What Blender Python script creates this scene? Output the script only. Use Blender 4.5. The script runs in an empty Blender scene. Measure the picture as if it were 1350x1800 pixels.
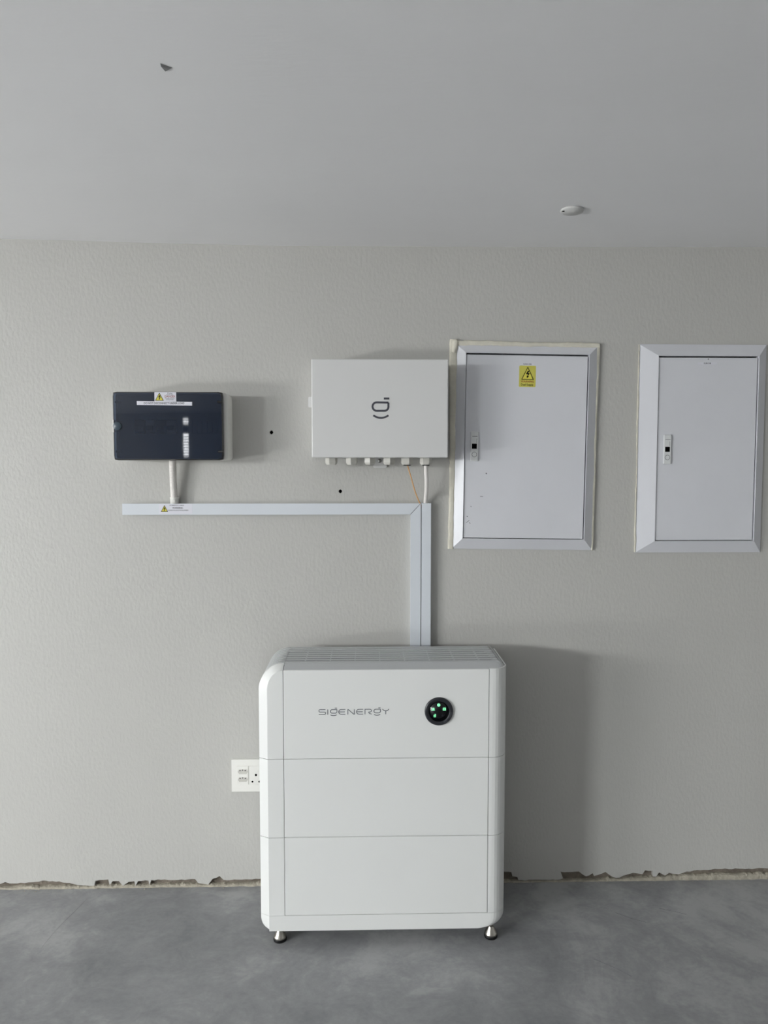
import bpy, bmesh, math, random
from mathutils import Vector, Matrix, noise

random.seed(7)
PI = math.pi
scene = bpy.context.scene
COL = scene.collection


def lin(r, g, b):
    f = lambda c: c / 12.92 if c <= 0.04045 else ((c + 0.055) / 1.055) ** 2.4
    return (f(r / 255), f(g / 255), f(b / 255), 1.0)


# ------------------------------------------------------------------ camera
cam_data = bpy.data.cameras.new('camera')
cam = bpy.data.objects.new('camera', cam_data)
COL.objects.link(cam)
cam.location = (0.0, -2.55, 1.536)
cam.rotation_euler = (math.radians(90 - 3.44), 0.0, math.radians(-1.36))
cam_data.sensor_fit = 'VERTICAL'
cam_data.sensor_height = 36.0
cam_data.sensor_width = 27.0
cam_data.lens = 25.0
cam_data.clip_start = 0.02
scene.camera = cam

# ------------------------------------------------------------------ world (overcast daylight outside)
world = bpy.data.worlds.new('daylight')
scene.world = world
world.use_nodes = True
world.node_tree.nodes['Background'].inputs[0].default_value = (0.80, 0.88, 1.0, 1)
world.node_tree.nodes['Background'].inputs[1].default_value = 1.0

# room extents
XL, XR, YB, ZC = -7.2, 3.4, -7.6, 2.318
# left doorway (W), left window (V) and louvre window in the wall behind the camera
WY0, WY1, WZ0, WZ1 = -5.3, -2.9, 0.0, 2.12
VY0, VY1, VZ0, VZ1 = -7.2, -5.9, 1.2, 2.24
LX0, LX1, LZ0, LZ1 = -2.36, -2.19, 1.66, 2.25


def area(name, loc, rot, sx, sy, power, col):
    d = bpy.data.lights.new(name, 'AREA')
    d.shape = 'RECTANGLE'
    d.size, d.size_y = sx, sy
    d.energy = power
    d.color = col
    o = bpy.data.objects.new(name, d)
    COL.objects.link(o)
    o.location = loc
    o.rotation_euler = rot
    return o


# daylight entering through the big left window and the narrow louvre window behind the camera
# bright sky seen above the neighbouring boundary wall through the doorway and the window,
# and an added upward fill lamp over the ground outside, to brighten the ceiling
SZ0, SZ1 = 1.8, 3.05
area('sky_beyond_doorway', (XL - 2.6, -5.7, (SZ0 + SZ1) / 2), (0, math.radians(-90), 0), SZ1 - SZ0, 3.8, 640, (0.98, 0.985, 0.985))
area('sky_beyond_window', (XL - 2.6, -9.05, (SZ0 + SZ1) / 2), (0, math.radians(-90), 0), SZ1 - SZ0, 2.7, 1250, (0.98, 0.985, 0.985))
area('ceiling_fill', (XL - 1.5, (WY0 + WY1) / 2, 0.02), (math.radians(180), 0, 0), 2.4, WY1 - WY0, 1300, (0.98, 0.985, 0.98))
area('louvre_daylight', ((LX0 + LX1) / 2, YB - 0.16, (LZ0 + LZ1) / 2), (math.radians(90), 0, 0), LX1 - LX0, LZ1 - LZ0, 5.5, (0.96, 0.98, 1.0))

scene.view_settings.view_transform = 'Standard'
scene.view_settings.look = 'None'
scene.view_settings.exposure = 0.55
scene.view_settings.gamma = 1.0
scene.view_settings.use_curve_mapping = False
scene.cycles.max_bounces = 6
scene.cycles.diffuse_bounces = 4
scene.cycles.glossy_bounces = 3
scene.cycles.caustics_reflective = False
scene.cycles.caustics_refractive = False

# ------------------------------------------------------------------ materials
M = {}


def mat(name, col, rough=0.5, spec=0.5, metal=0.0, var=0.0, vscale=6.0, bump=0.0, bscale=60.0, stretch=(1, 1, 1), emit=None, coat=0.0):
    m = bpy.data.materials.new(name)
    m.use_nodes = True
    nt = m.node_tree
    b = nt.nodes['Principled BSDF']
    b.inputs['Base Color'].default_value = col
    b.inputs['Roughness'].default_value = rough
    b.inputs['Specular IOR Level'].default_value = spec
    b.inputs['Metallic'].default_value = metal
    b.inputs['Coat Weight'].default_value = coat
    if emit:
        b.inputs['Emission Color'].default_value = emit[0]
        b.inputs['Emission Strength'].default_value = emit[1]
    if var or bump:
        tc = nt.nodes.new('ShaderNodeTexCoord')
        mp = nt.nodes.new('ShaderNodeMapping')
        mp.inputs['Scale'].default_value = stretch
        nt.links.new(tc.outputs['Object'], mp.inputs['Vector'])
    if var:
        n = nt.nodes.new('ShaderNodeTexNoise')
        n.inputs['Scale'].default_value = vscale
        n.inputs['Detail'].default_value = 6
        n.inputs['Roughness'].default_value = 0.6
        nt.links.new(mp.outputs[0], n.inputs['Vector'])
        mr = nt.nodes.new('ShaderNodeMapRange')
        mr.inputs['From Min'].default_value = 0.3
        mr.inputs['From Max'].default_value = 0.7
        mr.inputs['To Min'].default_value = 1 - var
        mr.inputs['To Max'].default_value = 1 + var
        nt.links.new(n.outputs['Fac'], mr.inputs['Value'])
        mx = nt.nodes.new('ShaderNodeVectorMath')
        mx.operation = 'SCALE'
        mx.inputs[0].default_value = col[:3]
        nt.links.new(mr.outputs[0], mx.inputs['Scale'])
        nt.links.new(mx.outputs[0], b.inputs['Base Color'])
    if bump:
        n2 = nt.nodes.new('ShaderNodeTexNoise')
        n2.inputs['Scale'].default_value = bscale
        n2.inputs['Detail'].default_value = 4
        nt.links.new(mp.outputs[0], n2.inputs['Vector'])
        bp = nt.nodes.new('ShaderNodeBump')
        bp.inputs['Strength'].default_value = bump
        bp.inputs['Distance'].default_value = 0.004
        nt.links.new(n2.outputs['Fac'], bp.inputs['Height'])
        nt.links.new(bp.outputs[0], b.inputs['Normal'])
    M[name] = m
    return m


mat('wall_paint', lin(195, 194, 189.5), 0.5, 0.4, var=0.02, vscale=1.6, bump=0.34, bscale=105, stretch=(1, 1, 0.55))
mat('room_paint', lin(180, 179, 176), 0.7, 0.3)
mat('white_wall_paint', lin(208, 208, 206), 0.7, 0.3)
mat('ceiling_paint', lin(246, 246, 247), 0.6, 0.3, var=0.02, vscale=1.2, bump=0.16, bscale=38, stretch=(0.5, 1.4, 1))
mat('raw_wall', lin(126, 118, 108), 0.95, 0.1, var=0.25, vscale=30, bump=0.8, bscale=110)
mat('mortar', lin(176, 170, 156), 0.95, 0.1, var=0.2, vscale=45, bump=0.9, bscale=150)
mat('hole_dark', lin(10, 10, 10), 0.9, 0.0)
mat('white_plastic', lin(233, 234, 232), 0.36, 0.5)
mat('white_plastic_dim', lin(226, 228, 228), 0.4, 0.5)
mat('unit_core', lin(46, 48, 50), 0.8, 0.2)
mat('vent_plastic', lin(196, 198, 199), 0.38, 0.5)
mat('box_paint', lin(221, 221, 220), 0.4, 0.45, bump=0.03, bscale=400)
mat('panel_paint', lin(223, 224, 229), 0.36, 0.5, var=0.025, vscale=3.5, bump=0.02, bscale=15)
mat('trunking_plastic', lin(221, 226, 232), 0.35, 0.5)
mat('cream_plastic', lin(239, 238, 233), 0.45, 0.4)
mat('gland_plastic', lin(204, 202, 195), 0.4, 0.45)
mat('plaster_rim', lin(220, 216, 202), 0.75, 0.3, var=0.10, vscale=22, bump=0.6, bscale=60)
mat('steel', lin(190, 186, 178), 0.28, 0.5, metal=1.0)
mat('screw_steel', lin(150, 150, 148), 0.35, 0.5, metal=1.0)
mat('black_rubber', lin(18, 18, 19), 0.6, 0.3)
mat('black_gloss', lin(12, 13, 17), 0.12, 0.5)
mat('bezel_black', lin(40, 42, 47), 0.32, 0.5)
mat('print_grey', lin(78, 79, 86), 0.5, 0.3)
mat('word_grey', lin(104, 107, 112), 0.45, 0.3)
mat('print_black', lin(16, 16, 16), 0.6, 0.2)
mat('print_red', lin(150, 44, 40), 0.6, 0.2)
mat('sticker_white', lin(228, 228, 236), 0.45, 0.4)
mat('sticker_yellow', lin(212, 205, 96), 0.45, 0.4)
mat('triangle_yellow', lin(226, 216, 90), 0.45, 0.4)
mat('cable_orange', lin(224, 174, 118), 0.5, 0.4)
mat('cable_white', lin(232, 228, 224), 0.45, 0.4)
mat('smoked_edge', lin(20, 24, 31), 0.2, 0.5)
mat('knob_grey', lin(66, 80, 90), 0.3, 0.5)
mat('breaker_dark', lin(62, 64, 68), 0.5, 0.4)
mat('breaker_grey', lin(150, 152, 156), 0.5, 0.4)
mat('inner_plate', lin(205, 207, 210), 0.6, 0.3)
mat('plate_plastic', lin(214, 214, 212), 0.45, 0.4)
mat('chip_grey', lin(150, 150, 150), 0.8, 0.2)
mat('scuff', lin(110, 110, 114), 0.7, 0.2)
mat('scratch_grey', lin(118, 119, 122), 0.7, 0.2)
mat('seam_dark', lin(60, 62, 66), 0.8, 0.1)
mat('frame_white', lin(228, 228, 226), 0.5, 0.4)
mat('led_green', lin(60, 190, 110), 0.5, 0.3, emit=(lin(150, 250, 190), 0.65))
mat('led_off', lin(44, 46, 54), 0.5, 0.3)


def floor_material():
    m = bpy.data.materials.new('floor_screed')
    m.use_nodes = True
    nt = m.node_tree
    N, L = nt.nodes, nt.links
    b = N['Principled BSDF']
    tc = N.new('ShaderNodeTexCoord')

    def tex(scale, detail, rough, sc=(1, 1, 1), rot=0.0, dist=0.0):
        mp = N.new('ShaderNodeMapping')
        mp.inputs['Scale'].default_value = sc
        mp.inputs['Rotation'].default_value = (0, 0, rot)
        L.new(tc.outputs['Object'], mp.inputs['Vector'])
        n = N.new('ShaderNodeTexNoise')
        n.inputs['Scale'].default_value = scale
        n.inputs['Detail'].default_value = detail
        n.inputs['Roughness'].default_value = rough
        n.inputs['Distortion'].default_value = dist
        L.new(mp.outputs[0], n.inputs['Vector'])
        return n
    n1 = tex(2.2, 7, 0.62, dist=0.8)
    n2 = tex(8, 8, 0.72, sc=(1, 1.25, 1), rot=0.5, dist=0.9)
    n3 = tex(60, 3, 0.6)
    mix = N.new('ShaderNodeMath'); mix.operation = 'MULTIPLY_ADD'
    L.new(n2.outputs['Fac'], mix.inputs[0]); mix.inputs[1].default_value = 0.5
    L.new(n1.outputs['Fac'], mix.inputs[2])
    mix2 = N.new('ShaderNodeMath'); mix2.operation = 'MULTIPLY_ADD'
    L.new(n3.outputs['Fac'], mix2.inputs[0]); mix2.inputs[1].default_value = 0.18
    L.new(mix.outputs[0], mix2.inputs[2])
    cr = N.new('ShaderNodeValToRGB')
    e = cr.color_ramp.elements
    e[0].position = 0.62; e[0].color = lin(124, 125, 128)
    e[1].position = 1.08; e[1].color = lin(168, 169, 169)
    mid = cr.color_ramp.elements.new(0.86); mid.color = lin(149, 150, 151)
    L.new(mix2.outputs[0], cr.inputs['Fac'])
    L.new(cr.outputs['Color'], b.inputs['Base Color'])
    rr = N.new('ShaderNodeMapRange')
    rr.inputs['To Min'].default_value = 0.42; rr.inputs['To Max'].default_value = 0.6
    L.new(n2.outputs['Fac'], rr.inputs['Value'])
    L.new(rr.outputs[0], b.inputs['Roughness'])
    b.inputs['Specular IOR Level'].default_value = 0.4
    bp = N.new('ShaderNodeBump')
    bp.inputs['Strength'].default_value = 0.12
    bp.inputs['Distance'].default_value = 0.004
    L.new(mix2.outputs[0], bp.inputs['Height'])
    L.new(bp.outputs[0], b.inputs['Normal'])
    M['floor_screed'] = m


floor_material()


def lid_material():
    """smoked blue-grey see-through plastic"""
    m = bpy.data.materials.new('smoked_plastic')
    m.use_nodes = True
    nt = m.node_tree
    N, L = nt.nodes, nt.links
    N.remove(N['Principled BSDF'])
    out = N['Material Output']
    tr = N.new('ShaderNodeBsdfTransparent'); tr.inputs[0].default_value = (0.12, 0.165, 0.25, 1)
    df = N.new('ShaderNodeBsdfDiffuse'); df.inputs[0].default_value = lin(33, 48, 72)
    gl = N.new('ShaderNodeBsdfGlossy'); gl.inputs['Roughness'].default_value = 0.03
    gl.inputs[0].default_value = (1, 1, 1, 1)
    m1 = N.new('ShaderNodeMixShader'); m1.inputs[0].default_value = 0.45
    L.new(tr.outputs[0], m1.inputs[1]); L.new(df.outputs[0], m1.inputs[2])
    fr = N.new('ShaderNodeFresnel'); fr.inputs[0].default_value = 1.5
    m2 = N.new('ShaderNodeMixShader')
    L.new(fr.outputs[0], m2.inputs[0]); L.new(m1.outputs[0], m2.inputs[1]); L.new(gl.outputs[0], m2.inputs[2])
    L.new(m2.outputs[0], out.inputs['Surface'])
    M['smoked_plastic'] = m


lid_material()


def glass_material():
    m = bpy.data.materials.new('pane_glass')
    m.use_nodes = True
    nt = m.node_tree
    N, L = nt.nodes, nt.links
    N.remove(N['Principled BSDF'])
    tr = N.new('ShaderNodeBsdfTransparent'); tr.inputs[0].default_value = (0.95, 0.97, 0.97, 1)
    gl = N.new('ShaderNodeBsdfGlossy'); gl.inputs['Roughness'].default_value = 0.02
    mx = N.new('ShaderNodeMixShader'); mx.inputs[0].default_value = 0.05
    L.new(tr.outputs[0], mx.inputs[1]); L.new(gl.outputs[0], mx.inputs[2])
    L.new(mx.outputs[0], N['Material Output'].inputs['Surface'])
    M['pane_glass'] = m


glass_material()


# ------------------------------------------------------------------ mesh helpers
class MB:
    """collects geometry given in world metres; build() links it as ONE mesh object"""

    def __init__(self):
        self.v, self.f, self.smooth = [], [], set()

    def add(self, verts, faces, smooth=False):
        o = len(self.v)
        self.v += [tuple(p) for p in verts]
        for f in faces:
            if smooth:
                self.smooth.add(len(self.f))
            self.f.append(tuple(i + o for i in f))
        return self

    def box(self, x0, x1, y0, y1, z0, z1, r=0.0, seg=2):
        if r <= 0:
            vs = [(x, y, z) for x in (x0, x1) for y in (y0, y1) for z in (z0, z1)]
            return self.add(vs, [(0, 1, 3, 2), (4, 6, 7, 5), (0, 4, 5, 1), (2, 3, 7, 6), (0, 2, 6, 4), (1, 5, 7, 3)])
        bm = bmesh.new()
        bmesh.ops.create_cube(bm, size=1)
        for v in bm.verts:
            v.co = Vector(((x0 + x1) / 2 + v.co.x * (x1 - x0), (y0 + y1) / 2 + v.co.y * (y1 - y0), (z0 + z1) / 2 + v.co.z * (z1 - z0)))
        bmesh.ops.bevel(bm, geom=bm.edges[:], offset=r, segments=seg, profile=0.5, affect='EDGES')
        bm.verts.index_update()
        self.add([v.co[:] for v in bm.verts], [[v.index for v in f.verts] for f in bm.faces])
        bm.free()
        return self

    def prism_y(self, poly, y0, y1, smooth_side=False):
        """polygon in XZ extruded along y"""
        n = len(poly)
        vs = [(x, y0, z) for x, z in poly] + [(x, y1, z) for x, z in poly]
        self.add(vs, [tuple(range(n)), tuple(range(2 * n - 1, n - 1, -1))])
        self.add(vs, [(i, i + n, (i + 1) % n + n, (i + 1) % n) for i in range(n)], smooth_side)
        return self

    def prism_z(self, poly, z0, z1, smooth_side=False):
        n = len(poly)
        vs = [(x, y, z0) for x, y in poly] + [(x, y, z1) for x, y in poly]
        self.add(vs, [tuple(range(n)), tuple(range(2 * n - 1, n - 1, -1))])
        self.add(vs, [(i, (i + 1) % n, (i + 1) % n + n, i + n) for i in range(n)], smooth_side)
        return self

    def loft(self, rings, closed=True, caps=True, smooth=True):
        n = len(rings[0])
        vs = [p for r in rings for p in r]
        fs = []
        for k in range(len(rings) - 1):
            for i in range(n if closed else n - 1):
                j = (i + 1) % n
                fs.append((k * n + i, k * n + j, (k + 1) * n + j, (k + 1) * n + i))
        self.add(vs, fs, smooth)
        if caps:
            self.add(rings[0], [tuple(range(n - 1, -1, -1))])
            self.add(rings[-1], [tuple(range(n))])
        return self

    def lathe(self, prof, c, axis='z', n=24, smooth=True):
        rings = []
        for r, h in prof:
            ring = []
            for i in range(n):
                a = 2 * PI * i / n
                u, w = r * math.cos(a), r * math.sin(a)
                if axis == 'z':
                    ring.append((c[0] + u, c[1] + w, c[2] + h))
                else:  # along -y (towards the room)
                    ring.append((c[0] + u, c[1] - h, c[2] + w))
            rings.append(ring)
        return self.loft(rings, True, True, smooth)

    def tube(self, pts, r, n=10, radii=None):
        pts = [Vector(p) for p in pts]
        rings = []
        for k, p in enumerate(pts):
            t = (pts[min(k + 1, len(pts) - 1)] - pts[max(k - 1, 0)]).normalized()
            a = t.cross(Vector((0, 1, 0)))
            if a.length < 1e-4:
                a = t.cross(Vector((1, 0, 0)))
            a.normalize()
            b = t.cross(a).normalized()
            rr = radii[k] if radii else r
            rings.append([tuple(p + a * (rr * math.cos(2 * PI * i / n)) + b * (rr * math.sin(2 * PI * i / n))) for i in range(n)])
        return self.loft(rings)

    def stroke(self, pts, w, y, d=0.0006, closed=False):
        """flat ribbon of width w along a polyline in XZ, raised d towards the room from plane y"""
        P = [Vector((p[0], p[1])) for p in pts]
        n = len(P)
        Lp, Rp = [], []
        for i in range(n):
            a = P[i - 1] if (i > 0 or closed) else None
            c = P[(i + 1) % n] if (i < n - 1 or closed) else None
            if a is None:
                t = (c - P[i]).normalized(); nn = Vector((-t.y, t.x)); s = 1
            elif c is None:
                t = (P[i] - a).normalized(); nn = Vector((-t.y, t.x)); s = 1
            else:
                t1, t2 = (P[i] - a).normalized(), (c - P[i]).normalized()
                n1, n2 = Vector((-t1.y, t1.x)), Vector((-t2.y, t2.x))
                nn = (n1 + n2)
                nn = nn.normalized() if nn.length > 1e-6 else n1
                s = 1 / max(0.5, nn.dot(n1))
            Lp.append(P[i] + nn * (w / 2 * s)); Rp.append(P[i] - nn * (w / 2 * s))
        m = n if closed else n - 1
        for i in range(m):
            j = (i + 1) % n
            q = [Lp[i], Lp[j], Rp[j], Rp[i]]
            vs = [(p.x, y, p.y) for p in q] + [(p.x, y - d, p.y) for p in q]
            self.add(vs, [(0, 1, 2, 3), (7, 6, 5, 4), (0, 4, 5, 1), (1, 5, 6, 2), (2, 6, 7, 3), (3, 7, 4, 0)])
        return self

    def build(self, name, m, parent=None):
        me = bpy.data.meshes.new(name)
        off = Vector((0, 0, 0))
        par = parent
        inv = par.matrix_basis.inverted() if par is not None and par.get('_frame') else None
        base = ORIGIN.get(par.name, Vector((0, 0, 0))) if par is not None else Vector((0, 0, 0))
        me.from_pydata([(p[0] - base.x, p[1] - base.y, p[2] - base.z) for p in self.v], [], self.f)
        for i in self.smooth:
            me.polygons[i].use_smooth = True
        bm = bmesh.new(); bm.from_mesh(me)
        bmesh.ops.recalc_face_normals(bm, faces=bm.faces[:])
        bm.to_mesh(me); bm.free()
        me.materials.append(M[m])
        o = bpy.data.objects.new(name, me)
        COL.objects.link(o)
        if par is not None:
            o.parent = par
            ORIGIN[o.name] = base
        return o


ORIGIN = {}


def thing(name, label, cat, loc, rot=(0, 0, 0), group=None):
    o = bpy.data.objects.new(name, None)
    o.empty_display_size = 0.05
    COL.objects.link(o)
    o.location = loc
    o.rotation_euler = rot
    o['label'] = label
    o['category'] = cat
    if group:
        o['group'] = group
    ORIGIN[o.name] = Vector(loc)
    return o


def struct(o):
    o['kind'] = 'structure'
    return o


def rrect(x0, x1, z0, z1, r, n=5):
    P = []
    for cx, cz, a0 in ((x1 - r, z1 - r, 0), (x0 + r, z1 - r, 90), (x0 + r, z0 + r, 180), (x1 - r, z0 + r, 270)):
        for i in range(n + 1):
            a = math.radians(a0 + 90 * i / n)
            P.append((cx + r * math.cos(a), cz + r * math.sin(a)))
    return P


def arc(cx, cz, rx, rz, a0, a1, n):
    return [(cx + rx * math.cos(math.radians(a0 + (a1 - a0) * i / n)), cz + rz * math.sin(math.radians(a0 + (a1 - a0) * i / n))) for i in range(n + 1)]


def text(body, size, x, z, y, m, parent, name='lettering', width=None):
    """centred flat lettering facing the room, at plane y; width in metres squeezes or widens it"""
    cu = bpy.data.curves.new('t', 'FONT')
    cu.body = body
    cu.size = size
    cu.align_x = 'CENTER'
    cu.align_y = 'CENTER'
    cu.extrude = 0.00015
    cu.resolution_u = 3
    to = bpy.data.objects.new('t', cu)
    COL.objects.link(to)
    dg = bpy.context.evaluated_depsgraph_get()
    me = bpy.data.meshes.new_from_object(to.evaluated_get(dg))
    bpy.data.objects.remove(to)
    xs = [v.co.x for v in me.vertices]
    s = width / (max(xs) - min(xs)) if width else 1.0
    mb = MB()
    mb.add([(x + v.co.x * s, y - v.co.z - 0.00015, z + v.co.y) for v in me.vertices], [tuple(p.vertices) for p in me.polygons])
    bpy.data.meshes.remove(me)
    return mb.build(name, m, parent)


def warning_triangle(x, z, w, h, y, parent, lw, fill='triangle_yellow'):
    """yellow triangle with black border and lightning bolt; x,z = centre of base line"""
    MB().prism_y([(x - w / 2, z), (x + w / 2, z), (x, z + h)], y, y - 0.0003).build('triangle_field', fill, parent)
    MB().stroke([(x - w / 2, z), (x + w / 2, z), (x, z + h)], lw, y - 0.0003, 0.0002, True).build('triangle_border', 'print_black', parent)
    b = [(0.02, 0.72), (0.16, 0.72), (0.04, 0.52), (0.2, 0.52), (0.03, 0.28), (0.12, 0.26), (-0.06, 0.08), (-0.08, 0.3), (-0.03, 0.27), (0.03, 0.42), (-0.18, 0.42)]
    bolt = [(x + u * w * 0.95, z + v * h) for u, v in b]
    mb = MB()
    # simple bolt in three convex pieces
    P = lambda *idx: mb.prism_y([bolt[i] for i in idx], y - 0.0003, y - 0.0006)
    P(0, 1, 2, 10); P(10, 2, 3, 9); P(9, 3, 4, 8); P(7, 8, 4, 5, 6)
    mb.build('lightning_bolt', 'print_black', parent)


# ------------------------------------------------------------------ room shell
def ceil_dz(x):
    pts = [(-9.0, 0.016), (-1.27, 0.016), (-1.03, 0.012), (-0.78, 0.006), (-0.49, 0.002), (-0.25, -0.002), (0.11, 0.0), (0.61, 0.002), (1.02, 0.005), (1.43, 0.008), (3.4, 0.008)]
    for (a, u), (b, v) in zip(pts, pts[1:]):
        if a <= x <= b:
            return u + (v - u) * (x - a) / (b - a)
    return 0.0


floor = struct(MB().box(XL - 0.2, XR + 0.2, YB - 0.2, 0.2, -0.1, 0.0).build('floor', 'floor_screed'))
# shallow trowel ridge and scratches left in the screed
rg = MB()
rp = [(-1.005, -0.06), (-1.02, -0.14), (-1.035, -0.2), (-1.045, -0.27), (-1.05, -0.33)]
rg.tube([(x, y, -0.0005) for x, y in rp], 0.0010, 8)
rg.build('trowel_ridge', 'floor_screed', floor)
for pts in ([(0.86, -0.19), (0.905, -0.225), (0.945, -0.245)], [(1.02, -0.17), (1.06, -0.185), (1.10, -0.205)], [(0.71, -0.42), (0.76, -0.46), (0.80, -0.5)]):
    MB().tube([(x, y, 0.0) for x, y in pts], 0.0008, 5).build('scratch', 'scratch_grey', floor)

cm = MB()
xs = [XL - 0.2, -5, -2.5] + [-1.5 + 0.1 * i for i in range(31)] + [2.2, XR + 0.2]
ys = [0.2, -0.5, -1.5, -3, YB - 0.2]
cv = [(x, y, ZC + ceil_dz(max(-9, min(3.4, x)))) for x in xs for y in ys]
ny = len(ys)
cm.add(cv, [(i * ny + j, i * ny + j + 1, (i + 1) * ny + j + 1, (i + 1) * ny + j) for i in range(len(xs) - 1) for j in range(ny - 1)], True)
ceiling = struct(cm.build('ceiling', 'ceiling_paint'))
# chipped paint spot on the ceiling
zc = ZC + ceil_dz(-0.39)
MB().add([(-0.398, -1.118, zc - 0.0004), (-0.378, -1.104, zc - 0.0004), (-0.396, -1.09, zc - 0.0004), (-0.398, -1.112, zc - 0.0035), (-0.386, -1.104, zc - 0.0030), (-0.395, -1.098, zc - 0.0035)],
         [(0, 1, 4, 3), (1, 2, 5, 4), (2, 0, 3, 5), (3, 4, 5)]).build('paint_chip', 'chip_grey', ceiling)

# equipment wall: raw blockwork with a painted plaster skin whose foot is broken away
wall_back = struct(MB().box(XL - 0.2, XR + 0.2, 0.014, 0.2, -0.05, 2.5).build('wall_back', 'raw_wall'))
RAG = [(-1.346, 0.02), (-1.327, 0.027), (-1.311, 0.022), (-1.23, 0.025), (-1.191, 0.031), (-1.131, 0.027), (-1.08, 0.016), (-1.022, 0.008), (-1.004, 0.009), (-1.001, 0.026), (-0.953, 0.032), (-0.948, 0.01), (-0.937, 0.025), (-0.914, 0.025), (-0.9, 0.007), (-0.879, 0.021), (-0.858, 0.024), (-0.854, 0.006), (-0.844, 0.024), (-0.806, 0.025), (-0.804, 0.008), (-0.796, 0.027), (-0.748, 0.029), (-0.698, 0.026), (-0.636, 0.029), (-0.625, 0.014), (-0.588, 0.007), (-0.571, 0.029), (-0.546, 0.039), (-0.531, 0.024), (-0.4, 0.026), (-0.37, 0.03), (0.113, 0.03), (0.495, 0.04), (0.51, 0.041), (0.535, 0.039), (0.539, 0.023), (0.559, 0.019), (0.561, 0.007), (0.717, 0.008), (0.729, 0.012), (0.719, 0.038), (0.788, 0.038), (0.815, 0.019), (0.84, 0.031), (0.845, 0.02), (0.888, 0.035), (0.915, 0.015), (0.941, 0.012), (0.971, 0.024), (0.992, 0.03), (1.027, 0.024), (1.037, 0.039), (1.067, 0.037), (1.0675, 0.015), (1.079, 0.014), (1.09, 0.03), (1.113, 0.018), (1.128, 0.028), (1.164, 0.022), (1.194, 0.032), (1.3, 0.041), (1.405, 0.04), (1.503, 0.04)]


def plaster_skin():
    # refine the broken edge with small jitter
    edge = []
    for (a, b), (c, d) in zip(RAG, RAG[1:]):
        n = max(1, int(abs(c - a) / 0.012))
        for i in range(n):
            t = i / n
            j = 0 if i == 0 else random.uniform(-0.0022, 0.0022)
            edge.append((a + (c - a) * t, max(0.004, b + (d - b) * t + j)))
    edge.append(RAG[-1])
    edge = [(XL - 0.1, 0.024)] + [(-7.0 + 0.43 * i, 0.022 + 0.008 * math.sin(i * 2.1)) for i in range(13)] + edge + [(1.6 + 0.3 * i, 0.032 + 0.006 * math.sin(i * 1.7)) for i in range(6)] + [(XR + 0.1, 0.03)]
    outer = edge + [(XR + 0.1, 2.4), (XL - 0.1, 2.4)]
    loops = [outer]
    for cx, cz, s in ((-0.340, 1.667, 1.0), (-0.096, 1.457, 0.95)):
        loops.append([(cx + 0.0068 * s * math.cos(a) * k, cz + 0.0075 * s * math.sin(a) * k)
                      for a, k in ((2 * PI * i / 12, 1.0 if i % 3 == 0 else 0.86 + 0.1 * random.random()) for i in range(12))])
    bm = bmesh.new()
    es = []
    for lp in loops:
        vs = [bm.verts.new((x, 0.0, z)) for x, z in lp]
        es += [bm.edges.new((vs[i], vs[(i + 1) % len(vs)])) for i in range(len(vs))]
    bmesh.ops.triangle_fill(bm, use_beauty=True, use_dissolve=False, edges=es)
    r = bmesh.ops.extrude_face_region(bm, geom=bm.faces[:])
    for g in r['geom']:
        if isinstance(g, bmesh.types.BMVert):
            g.co.y = 0.0145
    bmesh.ops.recalc_face_normals(bm, faces=bm.faces[:])
    me = bpy.data.meshes.new('plaster')
    bm.to_mesh(me); bm.free()
    me.materials.append(M['wall_paint'])
    o = bpy.data.objects.new('plaster', me)
    COL.objects.link(o)
    o.parent = wall_back
    return o


plaster_skin()['label'] = 'warm grey painted plaster with a broken lower edge'
for cx, cz in ((-0.340, 1.667), (-0.096, 1.457)):
    MB().lathe([(0.0, -0.0139), (0.009, -0.0139), (0.009, -0.0135), (0.0, -0.0135)], (cx, 0, cz), 'y', 12).build('drill_hole', 'hole_dark', wall_back)

# crumbly mortar line along the foot of the wall
mm = MB()
rings = []
x = -1.6
while x < 1.8:
    h = 0.008 + 0.004 * noise.noise(Vector((x * 14, 0, 3))) + random.uniform(-0.0015, 0.0018)
    if x > 0.95:
        h += 0.010 * min(1, (x - 0.95) / 0.3)
    if 0.45 < x < 0.9:
        h *= 0.55
    d = 0.004 + 0.0035 * noise.noise(Vector((x * 22, 5, 1))) + random.uniform(-0.001, 0.001)
    rings.append([(x, 0.0142, -0.002), (x, -d, -0.002), (x, -d * 0.7, h * 0.45), (x, 0.001, h * 0.85), (x, 0.008, h), (x, 0.0142, h)])
    x += 0.009
mm.loft(rings, True, True, False)
mm.build('mortar_line', 'mortar', wall_back)
# loose crumbs at the foot of the wall
cb = MB()
for i in range(46):
    x = random.choice((random.uniform(-1.4, -0.4), random.uniform(0.5, 1.5)))
    s = random.uniform(0.0012, 0.003)
    y = -random.uniform(0.004, 0.02)
    cb.add([(x + s * random.uniform(-1, 1.3), y + s * random.uniform(-1, 1), z) for z in (0, 0, 0, s, s * 1.2, s)],
           [(0, 1, 2), (3, 4, 5), (0, 1, 4, 3), (1, 2, 5, 4), (2, 0, 3, 5)])
c = cb.build('plaster_crumbs', 'mortar', wall_back)
c['kind'] = 'stuff'

# remaining walls of the garage
struct(MB().box(XR, XR + 0.2, YB - 0.2, 0.0, -0.05, 2.5).build('wall_right', 'white_wall_paint'))


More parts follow.
